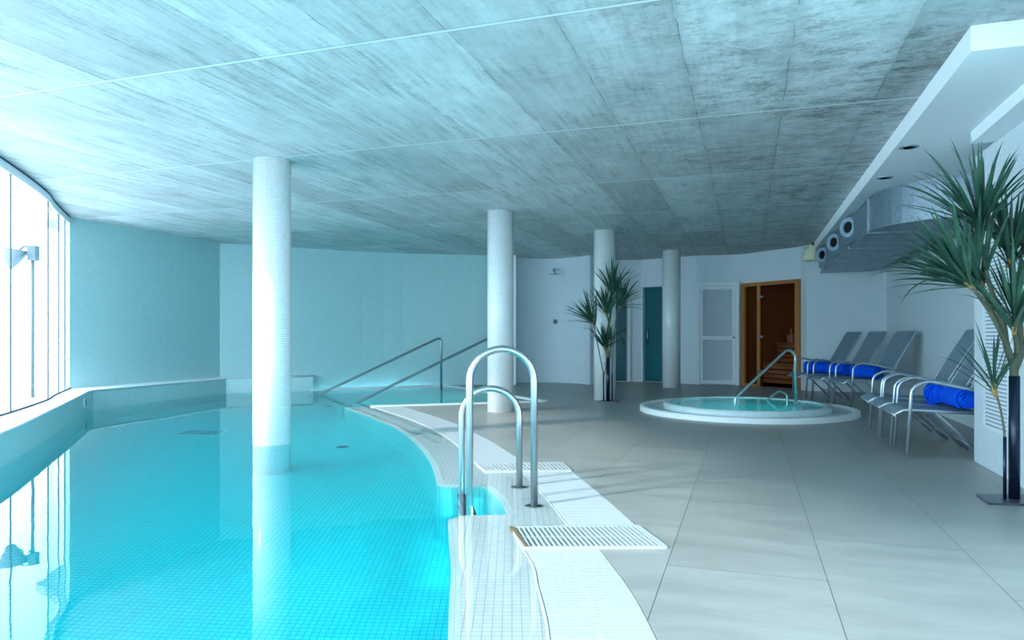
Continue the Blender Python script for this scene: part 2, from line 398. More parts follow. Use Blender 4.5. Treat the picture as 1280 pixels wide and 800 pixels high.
# ------------------------------------------------------------------ floor with the hot tub opening
TUB = (3.215, 9.72)
out_edge = low_out + [(.76,3.46),(.695,3.86)] + mid_out[1:] + [(.455,5.44),(.415,5.79)] + up_out
room_right = [ST(16.5, 2.75), ST(-8, 2.55)]
hole = [(TUB[0]+1.02*cos(2*pi*k/48), TUB[1]+1.02*sin(2*pi*k/48)) for k in range(48)]
fl = MB(); fl.poly(out_edge + [rimB, rimC, (-1.3,16.6),(4.9,17.2)] + room_right + [(-.2,-6)], 0.0, [hole])
struct(fl.build('floor', M['floor']))
ug = MB(); ug.poly([(-3.7,-6),(9,-6),(9,18),(-7,18),(-7,9.5)], -1.352)          # basin floor (tiled) under everything
basin = ug.build('pool_floor', M['pool_tile']); struct(basin)

# apron: wet tiled overflow edge, chamfered into the basin
apz = -.018
ap_in = low_in + [(.0,3.83)] + mid_in + [(-.2,5.42),(-.28,5.71)] + up_in[1:] + [(-2.06,10.40)]
ap = MB(); ap.poly(E_ + ap_in[::-1], apz)
n = len(E_); off = []; Ev = [Vector(p) for p in E_]
for k in range(n):
    d = (Ev[min(k+1,n-1)]-Ev[max(k-1,0)]).normalized(); off.append(Ev[k]+Vector((-d.y, d.x))*.045)
ap.strip([(p[0],p[1],apz) for p in E_], [(p.x,p.y,apz-.05) for p in off], smooth=True, v0=0, v1=.07, flip=True)
struct(ap.build('pool_apron', M['apron']))
aw = MB(); aw.strip([(p.x,p.y,apz-.05) for p in off], [(p.x,p.y,-1.36) for p in off], smooth=True, v0=0, v1=1.3, flip=True)
struct(aw.build('pool_side', M['pool_tile']))
# body of concrete behind apron up to the channel
cb = MB(); 
def wallstrip(mb, P, z0, z1, flip=False): mb.strip([(p[0],p[1],z0) for p in P], [(p[0],p[1],z1) for p in P], v0=z0, v1=z1, flip=flip)

# ------------------------------------------------------------------ ledge along window and walls
wallA0, wallA1 = (-6.37,10.15), (-5.39,13.0)
wallB = crv([(-5.39,13.0),(-4.28,13.62),(-2.63,14.5),(-1.3,14.85),(-.56,14.98),(0.0,15.1)], 4)
back_of_ledge = [(-3.75,-4.2)] + [(p[0]-.08,p[1]) for p in glass[1:-1]] + [(-6.6,10.2),(-5.55,13.2),(-4.15,13.95),(-3.98,13.95)]
lg = MB(); lg.poly(ledge_front + back_of_ledge[::-1], ZL); 
struct(lg.build('pool_ledge', M['ledge_top']))
lf = MB(); wallstrip(lf, ledge_front + [(-4.0,13.97)], -1.36, ZL-.002, flip=False)
struct(lf.build('ledge_face', M['ledge']))
# thin rounded nosing
ns = MB(); ns.tube([(p[0],p[1],ZL-.012) for p in ledge_front], .014, 8)
struct(ns.build('trim_1', M['ledge_top']))

# ------------------------------------------------------------------ entry steps basin
nrm = Vector((.884,.468)); tng = Vector((.468,-.884))
def NS(n_, t_): v = nrm*n_+tng*t_; return (v.x, v.y)
st = MB()
for k, (n0, z) in enumerate([(2.85,-1.0),(3.3,-.8),(3.75,-.6),(4.2,-.44),(4.65,-.29),(5.1,-.14)]):
    q = [NS(n0,-15.5), NS(6.4,-15.5), NS(6.4,-8.2), NS(n0,-8.2)]
    st.poly([p for p in q], z)
    a, b = q[3], q[0]
    st.strip([(a[0],a[1],z-.25),(b[0],b[1],z-.25)], [(a[0],a[1],z),(b[0],b[1],z)], v0=0, v1=.25)
def clip_poly(P, a, b):   # keep the part to the left of a->b
    out = []
    for k in range(len(P)):
        p, q = Vector(P[k]), Vector(P[(k+1)%len(P)]); f = lambda v: (b[0]-a[0])*(v.y-a[1])-(b[1]-a[1])*(v.x-a[0])
        fp, fq = f(p), f(q)
        if fp >= 0: out.append(tuple(p))
        if (fp >= 0) != (fq >= 0): out.append(tuple(p+(q-p)*(fp/(fp-fq))))
    return out
st = MB(); ln = MB()
bas = [rimA, rimA2, rimB, rimC, rimD]
for k, (n0, z) in enumerate([(2.85,-1.0),(3.3,-.8),(3.75,-.6),(4.2,-.44),(4.65,-.29),(5.1,-.14)]):
    q = [NS(n0,-15.5), NS(7.2,-15.5), NS(7.2,-8.0), NS(n0,-8.0)]
    P = [p for p in q]
    for a, b in ((rimA,rimB),(rimB,rimC),(rimC,(-6.2,12.35))): P = clip_poly(P, a, b)
    if len(P) < 3: continue
    st.poly(P, z)
    E2 = [p for p in P if abs(Vector(p).dot(nrm)-n0) < 1e-3]
    if len(E2) == 2:
        a, b = E2
        st.strip([(a[0],a[1],z-.3),(b[0],b[1],z-.3)], [(a[0],a[1],z),(b[0],b[1],z)], v0=0, v1=.3)
        d = Vector(b)-Vector(a)
        ln.bar((a[0]+nrm.x*.025,a[1]+nrm.y*.025,z+.001),(b[0]+nrm.x*.025,b[1]+nrm.y*.025,z+.001),.04,.012)
struct(st.build('entry_steps', M['pool_tile']))
struct(ln.build('trim_2', M['slate']))
# basin walls + white rims
bw = MB(); wallstrip(bw, [rimA, rimB, rimC, rimD, (-4.3,13.3)], -1.36, -.005)
struct(bw.build('entry_side', M['pool_tile']))
def rim_bar(mb, a, b, wd, z0, z1, side=1):
    a, b = Vector(a), Vector(b); d = (b-a).normalized(); s = Vector((d.y,-d.x))*side*wd
    pts = [tuple(a), tuple(b), tuple(b+s), tuple(a+s)]; mb.prism(pts, z0, z1)
rb = MB(); rim_bar(rb, (-2.1,10.44), rimB, .17, -.2, .012); rim_bar(rb, rimB, rimC, .12, -.2, .012); rim_bar(rb, rimC, (-4.0,13.41), .22, -.2, .012)
struct(rb.build('trim_3', M['rim'], bevel=.004))

# ------------------------------------------------------------------ water bodies
W_ = [(p[0]-.05,p[1]) for p in ledge_front[:-3]] + [(-5.98,10.0),(-5.24,12.84),(-3.84,13.56),(-3.9,13.6)] + [(-3.82,13.56),(-1.34,14.66),(.42,11.22),(-1.98,10.38)]
W_ = W_ + up_in[::-1][1:] + [(-.2,5.42)] + mid_in[::-1] + [(.02,3.84)] + low_in[::-1]
W_ = [p for k, p in enumerate(W_) if k == 0 or math.dist(p, W_[k-1]) > 1e-4]
wt = MB(); wt.prism(W_, -1.40, -.004)
tag(wt.build('pool_water', M['water']), 'clear turquoise water filling the curved swimming pool and its entry steps', 'water', kind='stuff')

# ------------------------------------------------------------------ overflow channel
tr = MB()
tr.poly(low_in + low_out[::-1], -.20); tr.poly([(0,3.84),(.06,3.46),(.76,3.46),(.70,3.86)], -.20)
tr.poly(mid_in + mid_out[::-1], -.20); tr.poly([(-.2,5.42),(.455,5.43),(.415,5.8),(-.28,5.71)], -.20); tr.poly(up_in + up_out[::-1], -.20)
ie = low_in + [(.0,3.83)]; wallstrip(tr, ie, -.202, -.004, flip=True); wallstrip(tr, mid_in, -.202, -.004, flip=True); wallstrip(tr, up_in, -.202, -.004, flip=True)
wallstrip(tr, out_edge, -.202, 0)
struct(tr.build('drain_channel', M['trough']))
lp = MB()
for P in (low_in, mid_in, up_in): lp.tube([(p[0]-.004,p[1],-.010) for p in P], .008, 8)
struct(lp.build('trim_4', M['apron']))

def channel_grate(A, B, pitch, z, label, spine=True, zt=.0):
    L = arc_len([( (a[0]+b[0])/2,(a[1]+b[1])/2) for a, b in zip(resample(A,60), resample(B,60))]); n = max(2, int(L/pitch))
    P, Q = resample(A, n+1), resample(B, n+1); mb = MB()
    for k in range(n):
        a0, a1, b0, b1 = (Vector(P[k]), Vector(P[k+1]), Vector(Q[k]), Vector(Q[k+1])); f = .52
        a1 = a0+(a1-a0)*f; b1 = b0+(b1-b0)*f; i0 = (b0-a0).normalized()*.006
        a0, a1, b0, b1 = a0+i0, a1+i0, b0-i0, b1-i0
        mb.hexa([(*a0,z-.02),(*b0,z-.02),(*b1,z-.02),(*a1,z-.02),(*a0,z),(*b0,z),(*b1,z),(*a1,z)])
    root = mb.build('channel_grate', M['grate']); tag(root, label, 'drain grate', 'grates over the pool overflow channel')
    if spine:
        rr = MB()
        for f0, w0 in ((.5,.05),(.98,.025)):
            c = [tuple(Vector(p)+(Vector(q)-Vector(p))*f0) for p, q in zip(P, Q)]
            la = [tuple(Vector(p)+(Vector(q)-Vector(p))*(f0-w0/2)) for p, q in zip(P, Q)]; lb = [tuple(Vector(p)+(Vector(q)-Vector(p))*(f0+w0/2)) for p, q in zip(P, Q)]
            pts = la + lb[::-1]
            rr.poly(pts, z-.003 if f0 == .5 else z+.0005)
            for L_ in (la, lb): rr.strip([(x,y,z-.02) for x,y in L_],[(x,y,z-.003 if f0 == .5 else z+.0005) for x,y in L_])
        rr.build('frame_rib', M['grate'], root)
    return root
lo_i = [p for p in low_in if p[1] > 1.0]; lo_o = [p for p in low_out if p[1] > 1.0]
channel_grate(lo_i, lo_o, .030, .001, 'curved white slatted channel grate nearest the camera, at the bottom of the picture')
channel_grate(mid_in, mid_out, .026, .001, 'white channel grate beside the ladder, between the two straight cross grates')
channel_grate(up_in, up_out, .026, .001, 'long curved white channel grate sweeping away from the ladder to the entry steps')
def cross_grate(A, B, C, D, n, label, midbar=True, rust=False):   # corners: far-left, far-right, near-right, near-left
    A, B, C, D = map(Vector, (A,B,C,D)); mb = MB(); z = .010
    for k in range(n):
        f0, f1 = k/n, (k+.46)/n
        p = [D+(C-D)*f0, D+(C-D)*f1, A+(B-A)*f1, A+(B-A)*f0]; mb.hexa([(*q,z-.022) for q in p]+[(*q,z) for q in p])
    root = mb.build('cross_grate', M['grate']); tag(root, label, 'drain grate', 'straight cross grates of the pool edge')
    fr = MB()
    for a, b in ((A,B),(D,C),(B,C),(A,D)): fr.bar((*a,z-.010),(*b,z-.010),.014,.022)
    if midbar: fr.bar((*((A+D)/2),z-.012),(*((B+C)/2),z-.012),.016,.016)
    fr.build('grate_frame', M['grate'], root)
    if rust:
        rs = MB(); rs.hexa([(A.x-.012,A.y,-.02),(A.x+.010,A.y,-.02),(D.x+.028,D.y,-.02),(D.x+.01,D.y,-.02),(A.x-.012,A.y,.0125),(A.x+.010,A.y,.0125),(D.x+.028,D.y,.0125),(D.x+.01,D.y,.0125)])
        rs.build('grate_end_plate', M['rust'], root)['label'] = 'rusty brown end plate'
    return root
cross_grate((.0,3.83),(.69,3.86),(.76,3.475),(.055,3.465), 27, 'wide white cross grate in front of the ladder with a rusty left end', True, True)
cross_grate((-.28,5.71),(.41,5.78),(.455,5.44),(-.2,5.42), 22, 'white cross grate behind the ladder legs')

# ------------------------------------------------------------------ ceiling and soffits
ce = MB(); ce.prism([(-3.9,-4.6),(1.3,-4.6),ST(4.0,2.6),(9,3.2),(9,18.5),(-8.5,18.5),(-7.3,10.8)] + [(p[0]-.12,p[1]) for p in glass[::-1]], H, H+.12)
struct(ce.build('ceiling', M['ceiling']))
so = MB(); so.prism([ST(4.47,1.168), ST(4.47,2.6), ST(17,2.6), ST(17,1.168)], 2.61, 2.76)
struct(so.build('soffit_panel', M['soffit']))
s2 = MB(); s2.prism([ST(-5,1.63), ST(-5,2.6), ST(6.25,2.6), ST(6.25,1.63)], 2.52, 2.76)
struct(s2.build('soffit_beam', M['soffit']))
# ------------------------------------------------------------------ walls
def wall(P, z0, z1, name, mat, th=.12, holes=(), uvoff=0, label=None):
    """polyline wall, thickness to the outside (left of travel); holes = [(u0,u1,z0,z1)] along its length"""
    mb = MB(); u = 0
    P = [Vector(p) for p in P]; n = len(P)
    nrmls = []
    for k in range(n):
        d = (P[min(k+1,n-1)]-P[max(k-1,0)]).normalized(); nrmls.append(Vector((-d.y,d.x)))
    for k in range(n-1):
        a, b = P[k], P[k+1]; L = (b-a).length; cuts = [(u, u+L)]
        hs = [h for h in holes if h[0] < u+L and h[1] > u]
        edges = sorted({u, u+L, *[max(u,h[0]) for h in hs], *[min(u+L,h[1]) for h in hs]})
        for e0, e1 in zip(edges, edges[1:]):
            if e1-e0 < 1e-5: continue
            f0, f1 = (e0-u)/L, (e1-u)/L; pa, pb = a+(b-a)*f0, a+(b-a)*f1; na, nb = nrmls[k].lerp(nrmls[k+1],f0)*th, nrmls[k].lerp(nrmls[k+1],f1)*th
            spans = [(z0,z1)]
            for h in hs:
                if h[0] <= e0+1e-5 and h[1] >= e1-1e-5: spans = [(z0,h[2]),(h[3],z1)]
            for a0, a1 in spans:
                if a1-a0 < 1e-4: continue
                i = mb.add([(*pa,a0),(*pb,a0),(*(pb+nb),a0),(*(pa+na),a0),(*pa,a1),(*pb,a1),(*(pb+nb),a1),(*(pa+na),a1)])
                mb.face([i[0],i[1],i[5],i[4]], [(e0,a0),(e1,a0),(e1,a1),(e0,a1)])
                mb.face([i[2],i[3],i[7],i[6]]); mb.face([i[1],i[2],i[6],i[5]]); mb.face([i[3],i[0],i[4],i[7]]); mb.face([i[3],i[2],i[1],i[0]]); mb.face([i[4],i[5],i[6],i[7]])
        u += L
    return struct(mb.build(name, mat))
wall([wallA0, wallA1], -.1, H+.02, 'wall_left', M['bounce_tint_tile'])
wall(wallB, -.1, H+.02, 'wall_back', M['bounce_tint_tile'])
wall(crv([(.10,15.45),(.55,15.68),(1.0,15.66),(1.38,15.38),(1.66,15.02)], 5), -.05, H+.02, 'wall_shower', M['wall_white'])
tm = MB(); tm.obox((.04,15.27,H/2), (1,0,0), (0,1,0), (0,0,1), .045, .32, H/2+.01)
struct(tm.build('trim_5', M['rim']))
wall([(1.66,15.02),(1.80,15.95)], -.05, H+.02, 'wall_shower_side', M['wall_white'], th=.1)
wall([(1.80,15.95),(2.92,15.93)], -.05, H+.02, 'wall_corridor', M['wall_tile'], th=.16, holes=[(.30,.80,-.1,2.13)])
w3a, w3b = Vector((2.92,15.93)), Vector((3.62,15.32)); wl = (w3b-w3a).length
wall([w3a, w3b], -.05, H+.02, 'wall_passage', M['wall_white'], th=.16, holes=[(.04,wl-.16,-.1,2.13)])
g_pts = crv([(3.62,15.32),(3.95,15.08),(4.4,14.95),(4.82,14.83)], 3)
wall(g_pts, -.05, H+.02, 'wall_right_back', M['wall_white'])
sa, sb = Vector((4.84,14.80)), Vector((5.54,13.52)); sl = (sb-sa).length; sdir = (sb-sa).normalized(); sn = Vector((-sdir.y, sdir.x))   # sn points out of the room
wall([(4.82,14.83), sa, sb, (5.56,13.3)], -.05, H+.02, 'wall_sauna', M['wall_white'], holes=[(.0+math.dist((4.82,14.83),sa),math.dist((4.82,14.83),sa)+sl,-.1,2.13)])
cg = MB(); cg.bar((5.545,13.29,0),(5.545,13.29,2.45),.03,.03); struct(cg.build('trim_7', M['steel']))
cC = (6.84,12.87)
wall([(5.56,13.3), cC], -.05, H+.02, 'wall_alcove', M['wall_white'])
wall([cC, ST(4.6,2.426)], -.05, H+.02, 'wall_right', M['wall_tile'])
wall([ST(4.6,2.426), ST(-5.2,2.426)], -.05, .25, 'wall_right_near', M['wall_tile'])
w3g = MB(); wallstrip(w3g, [ST(4.6,2.45), ST(-5.2,2.45)], .25, 2.52); struct(w3g.build('added_window', M['glass']))  # unseen glazing added for more fill light on the right side
pl_ = MB(); pl_.prism([ST(4.0,1.80), ST(4.0,2.5), ST(6.81,2.5), ST(6.81,1.80)], -.05, 2.53)
struct(pl_.build('wall_pillar', M['wall_tile'], bevel=.008))
bkw = MB(); bkw.prism([(-3.9,-4.4),(-3.55,-4.4),(-3.55,-4.2),(-3.9,-4.2)], -.1, 2.8); bkw.prism([(1.0,-4.4),(3,-4.4),(3,-4.2),(1.0,-4.2)], -.1, 2.8); bkw.prism([(-3.6,-4.4),(1.1,-4.4),(1.1,-4.2),(-3.6,-4.2)], -.1, .28)
struct(bkw.build('wall_behind', M['wall_white']))

# ------------------------------------------------------------------ windows
wg = MB(); wallstrip(wg, glass, ZL, H-.09, flip=True)
win = struct(wg.build('window_1', M['glass']))
jm = MB(); GL = glass
GLf = resample(GL, 900); tgt = [13, 60, 73, 81]; jp = []
for x_ in tgt: jp.append(min((p for p in GLf if p[1] > 5), key=lambda p: abs(640+881*p[0]/p[1]-x_)))
y_ = jp[0][1]-1.05
while y_ > -4: jp.append(min(GLf, key=lambda p: abs(p[1]-y_))); y_ -= 1.05
for p in jp: jm.box((p[0]-.006,p[1]-.007,ZL),(p[0]+.006,p[1]+.007,H-.09))
jm.build('glass_joint', M['joint'], win)
hd = MB(); wallstrip(hd, [(p[0]+.01,p[1]) for p in glass], H-.10, H-.015, flip=True); wallstrip(hd, [(p[0]-.05,p[1]) for p in glass], H-.10, H-.015)
hd.strip([(p[0]+.01,p[1],H-.10) for p in glass], [(p[0]-.05,p[1],H-.10) for p in glass])
hd.build('window_frame', M['soffit'], win)
dk = MB(); wallstrip(dk, [(p[0]+.014,p[1]) for p in glass], H-.02, H+.001, flip=True); dk.build('dark_gap_strip', M['slate'], win)  # dark strip stands in for the shaded gap at the ceiling edge
bt = MB(); bt.tube([(p[0]+.006,p[1],ZL+.008) for p in glass], .012, 6); bt.build('bottom_bead', M['joint'], win)
wg2 = MB(); wg2.box((-3.6,-4.32,.28),(1.05,-4.30,2.75)); struct(wg2.build('window_2', M['glass']))
# portals guide the sky light to the glazing
def portal(a, b, z0, z1):
    a, b = Vector((*a,0)), Vector((*b,0)); d = (b-a).normalized(); nrm_ = Vector((d.y,-d.x,0))   # inward
    L = bpy.data.lights.new('window_portal', 'AREA'); L.shape = 'RECTANGLE'; L.size = (b-a).length; L.size_y = z1-z0; L.cycles.is_portal = True
    o = bpy.data.objects.new('window_portal', L); COL.objects.link(o)
    z = -nrm_; x = d; y = z.cross(x)
    o.matrix_world = Matrix(((x.x,y.x,z.x,0),(x.y,y.y,z.y,0),(x.z,y.z,z.z,0),(0,0,0,1)))
    o.location = (a+b)/2 + Vector((0,0,(z0+z1)/2)) - nrm_*.15
portal((-3.6,-4.2),(-3.66,1.4),.28,2.7); portal((-3.66,1.4),(-4.42,5.35),.28,2.7); portal((-4.42,5.35),(-5.53,8.4),.28,2.7); portal((-5.53,8.4),(-6.37,10.15),.28,2.7)
portal((1.0,-4.3),(-3.55,-4.3),.28,2.7); portal(ST(4.6,2.5), ST(-5.0,2.5), .25, 2.52)

# ------------------------------------------------------------------ columns
def column(c, r, z0, label):
    mb = MB(); mb.lathe([(r, z0), (r, H)], (0,0,0), 56)
    o = mb.build('round_column', M['column'], loc=(c[0],c[1],0)); tag(o, label, 'column', 'white tiled round columns')
column((-2.34,6.87), .178, -1.36, 'thick white tiled column standing in the pool water')
column((-.16,9.72), .18, 0, 'white tiled column on the deck right behind the tall pool ladder')
column((1.515,11.5), .18, 0, 'white tiled column behind the smaller potted palm')
column((3.21,14.2), .18, 0, 'farthest white column, between the teal door and the louvered door')

# ------------------------------------------------------------------ doors
def door_slab(a, b, out, z1, name, label, handle_side=1):
    a, b = Vector(a), Vector(b); d = (b-a).normalized(); o2 = Vector((-d.y, d.x)); root = None
    mb = MB(); p0, p1 = a+o2*out, b+o2*out; mb.prism([tuple(p0), tuple(p1), tuple(p1+o2*.04), tuple(p0+o2*.04)], 0.003, z1)
    root = struct(mb.build(name, M['teal']), label)
    h = MB(); hp = p0+(p1-p0)*(.88 if handle_side > 0 else .12)-o2*.04; h.tube([(hp.x,hp.y,.85),(hp.x,hp.y,1.2)], .012, 8); h.bar((hp.x,hp.y,.9),(hp.x+o2.x*.05,hp.y+o2.y*.05,.9),.015,.015); h.bar((hp.x,hp.y,1.15),(hp.x+o2.x*.05,hp.y+o2.y*.05,1.15),.015,.015)
    h.build('door_handle', M['steel'], root)
    return root
door_slab((2.10,15.945),(2.60,15.936), .12, 2.13, 'door_1', 'dark teal door partly behind the smaller palm')
e0, e1 = w3a+(w3b-w3a)*(.04/wl), w3a+(w3b-w3a)*((wl-.16)/wl)
door_slab(e0, e1, .10, 2.13, 'door_2', 'dark teal door just left of the farthest column', -1)
jb = MB(); jb.box((2.60,15.86,0),(2.665,16.0,2.13)); jb.box((2.0,15.86,2.13),(2.66,16.0,2.16)); struct(jb.build('trim_6', M['rim']))

# louvered door on the wall
la, lb = Vector((3.93,15.02)), Vector((4.76,14.78)); ld = (lb-la).normalized(); lo = Vector((-ld.y, ld.x)); LW = (lb-la).length
fr = MB()
def LP(u, v, z): p = la+ld*u+lo*v; return (p.x, p.y, z)
def lbox(mb, u0, u1, v0, v1, z0, z1): mb.hexa([LP(u0,v0,z0),LP(u1,v0,z0),LP(u1,v1,z0),LP(u0,v1,z0),LP(u0,v0,z1),LP(u1,v0,z1),LP(u1,v1,z1),LP(u0,v1,z1)])
lbox(fr,0,.07,-.045,.05,.0,2.16); lbox(fr,LW-.07,LW,-.045,.05,.0,2.16); lbox(fr,.07,LW-.07,-.045,.05,2.09,2.16)
ldoor = struct(fr.build('door_3', M['louver']), 'white louvered door left of the sauna')
lf2 = MB(); lbox(lf2,.075,.135,-.03,.03,.02,2.085); lbox(lf2,LW-.135,LW-.075,-.03,.03,.02,2.085)
for z0, z1 in ((.02,.10),(.96,1.03),(2.02,2.085)): lbox(lf2,.135,LW-.135,-.03,.03,z0,z1)
lf2.build('door_leaf', M['louver'], ldoor)
sl_ = MB()
for zz0, zz1 in ((.10,.96),(1.03,2.02)):
    z = zz0+.015
    while z < zz1-.01:
        sl_.hexa([LP(.135,-.022,z-.012),LP(LW-.135,-.022,z-.012),LP(LW-.135,.018,z+.010),LP(.135,.018,z+.010),LP(.135,-.022,z-.006),LP(LW-.135,-.022,z-.006),LP(LW-.135,.018,z+.016),LP(.135,.018,z+.016)]); z += .034
sl_.build('louver_slats', M['louver'], ldoor)
kn = MB(); q = LP(LW-.105,-.045,1.0); kn.lathe([(0,-.02),(.018,-.02),(.018,.02),(0,.02)], q, 12, axis=(lo.x,lo.y,0)); kn.build('door_lock', M['black'], ldoor)

# ------------------------------------------------------------------ sauna
def SP(u, v, z): p = sa+sdir*u+sn*v; return (p.x, p.y, z)
def sbox(mb, u0, u1, v0, v1, z0, z1): mb.hexa([SP(u0,v0,z0),SP(u1,v0,z0),SP(u1,v1,z0),SP(u0,v1,z0),SP(u0,v0,z1),SP(u1,v0,z1),SP(u1,v1,z1),SP(u0,v1,z1)])
f0 = MB(); sbox(f0,0,.10,-.05,.08,0,2.13); sbox(f0,sl-.10,sl,-.05,.08,0,2.13); sbox(f0,.10,sl-.10,-.05,.08,2.06,2.13); sbox(f0,.42,.50,-.04,.06,0,2.06); sbox(f0,.10,.50,-.04,.06,0,.05)
sd_ = struct(f0.build('door_4', M['pine']), 'orange pine sauna front with smoked glass door')
gs = MB(); sbox(gs,.10,.42,.0,.008,.05,2.06); gs.build('side_pane', M['tinted'], sd_)
gd = MB(); sbox(gd,.51,sl-.105,-.03,-.022,.02,2.05); gdo = gd.build('glass_door', M['tinted'], sd_)
for z in (.32, 1.02, 1.83):
    hg = MB(); sbox(hg,.46,.58,-.055,-.02,z-.02,z+.02); hg.build('hinge', M['chrome'], gdo)
hd_ = MB(); hd_.tube([SP(sl-.17,-.07,.92),SP(sl-.17,-.07,1.18)],.012,8); hd_.bar(SP(sl-.17,-.07,.95),SP(sl-.17,-.02,.95),.014,.014); hd_.bar(SP(sl-.17,-.07,1.15),SP(sl-.17,-.02,1.15),.014,.014); hd_.build('door_handle', M['pine'], gdo)
rm = MB(); q0, q1, q2, q3 = -.25, sl-.02, .125, 1.9
sbox(rm,q0-.1,q0,q2,q3,-.02,2.2); sbox(rm,q1,q1+.1,q2,q3,-.02,2.2); sbox(rm,q0,q1,q3,q3+.1,-.02,2.2); sbox(rm,q0,q1,q2,q3,2.15,2.25); sbox(rm,q0,q1,q2,q3,-.06,0.0)
sauna = struct(rm.build('wall_sauna_inside', M['cedar']))
pk = MB(); z = .02
while z < 2.1: sbox(pk,q0+.001,q1-.001,q3-.012,q3-.001,z,z+.085); sbox(pk,q1-.012,q1-.001,q2,q3-.013,z,z+.085); z += .095
pk.build('plank_lining', M['cedar'], sauna)
bn = thing('sauna_bench', 'slatted wooden bench inside the sauna behind the glass door', 'bench')
lwb = MB()
for k in range(5): sbox(lwb,q0+.05,q1-.05,1.28+k*.115,1.28+k*.115+.10,.86,.89)
lwb.build('seat', M['cedar'], bn); lw2 = MB()
for k in range(4): sbox(lw2,q0+.05,q1-.05,.80+k*.115,.80+k*.115+.10,.42,.45)
lw2.build('lower_seat', M['cedar'], bn)
fp = MB()
for z in (.03,.13,.23,.33): sbox(fp,q0+.05,q1-.05,.80,.82,z,z+.08)
for z in (.47,.57,.67,.77): sbox(fp,q0+.05,q1-.05,1.28,1.30,z,z+.08)
fp.build('front_slats', M['cedar'], bn)
bk = MB(); bc = SP(.10,1.38,.89); bk.lathe([(0.0,0),(.09,0),(.11,.17),(.10,.17),(.085,.02),(0,.02)], (0,0,0), 24)
tag(bk.build('sauna_bucket', M['bucket'], loc=bc), 'pale bucket standing on the sauna bench', 'bucket')

# ------------------------------------------------------------------ hot tub
tub = thing('hot_tub', 'round white sunken hot tub with a raised double rim on the grey deck', 'hot tub', (TUB[0],TUB[1],0))
mb = MB(); mb.lathe([(1.43,0),(1.43,.058),(1.42,.07),(1.36,.07),(1.35,.062),(1.34,.04),(1.33,0.0)], n=96, caps=False); mb.build('outer_rim', M['rim'], tub)
mb = MB(); mb.lathe([(1.345,.02),(1.345,.042),(1.09,.042),(1.09,.02)], n=96, caps=False); mb.build('overflow_gutter', mosaic('gutter mosaic',(226,232,234),(160,175,182),.03), tub)
mb = MB(); mb.lathe([(1.10,.0),(1.10,.095),(1.09,.115),(1.02,.118),(.995,.110),(.985,.08),(.985,-.35),(.70,-.35),(.70,-.85),(0.001,-.85)], n=96, caps=False); mb.build('basin', mosaic('hot tub mosaic',(220,236,236),(140,185,192),.03), tub)
for k_, az in enumerate((-1.9, -1.1)):  # lamps added out of view to light up the tub water
    L = bpy.data.lights.new('tub_fill_lamp', 'AREA'); L.shape = 'DISK'; L.size = .14; L.energy = 5.0; L.color = (.8,.97,1.0)
    o_ = MB(); ax = Vector((-cos(az),-sin(az),0)); o_.lathe([(.09,0),(.09,.01),(.07,.016),(.001,.008)], (0,0,0), 20, axis=ax)
    f_ = o_.build('added_tub_light', M['white_plastic'], tub, loc=(.690*cos(az),.690*sin(az),-.62)); q_ = bpy.data.objects.new('tub_fill_lamp', L); COL.objects.link(q_); q_.parent = f_; q_.location = ax*.03; q_.rotation_euler = ax.to_track_quat('-Z','Y').to_euler()
tw = MB(); tw.lathe([(.001,-.9),(1.0,-.9),(1.0,.104),(.001,.104)], n=96, smooth=False)
tag(tw.build('hot_tub_water', M['tub_water'], loc=(TUB[0],TUB[1],0)), 'still teal water inside the round hot tub', 'water', kind='stuff')

# ------------------------------------------------------------------ hand rails and ladder
def flange(mb, p, r=.04): mb.lathe([(r,0),(r,.006),(r*.8,.014),(.001,.014)], p, 20)
def rail(name, pts, r, label, cat, fil=.09, bases=(), grp=None, mat='steel'):
    mb = MB(); mb.tube(fillet(pts, fil, 7), r, 14); root = mb.build(name, M[mat]); tag(root, label, cat, grp)
    for b in bases: f = MB(); flange(f, b); f.build('base_flange', M[mat], root)
    return root
rail('handrail', [(-1.36,13.55,0.01),(-1.36,13.55,1.02),(-3.52,12.45,-.05),(-3.6,12.41,-.6)], .021, 'steel handrail nearest the back wall, sloping down into the entry steps', 'handrail', .06, [(-1.36,13.55,-.005)], 'handrails of the entry steps')
rail('handrail', [(-.36,12.12,0),(-.36,12.12,1.02),(-2.47,10.96,-.03),(-2.56,10.92,-.6)], .021, 'steel handrail sloping down behind the white deck column into the near side of the steps', 'handrail', .06, [(-.36,12.12,-.14)], 'handrails of the entry steps')
rail('tub_handrail', [(3.165,10.0,-.34),(3.165,10.0,.16),(3.92,10.0,.86),(4.02,10.0,.78),(4.03,10.0,.115)], .021, 'tall bent steel handrail over the round hot tub', 'handrail', .10, [], None)
rail('tub_grab_rail', [(3.66,10.2,-.3),(3.68,10.2,.10),(3.86,10.2,.25),(3.98,10.2,.19),(4.0,10.2,-.3)], .015, 'low curved steel grab rail rising from the hot tub water', 'handrail', .05, [], None)

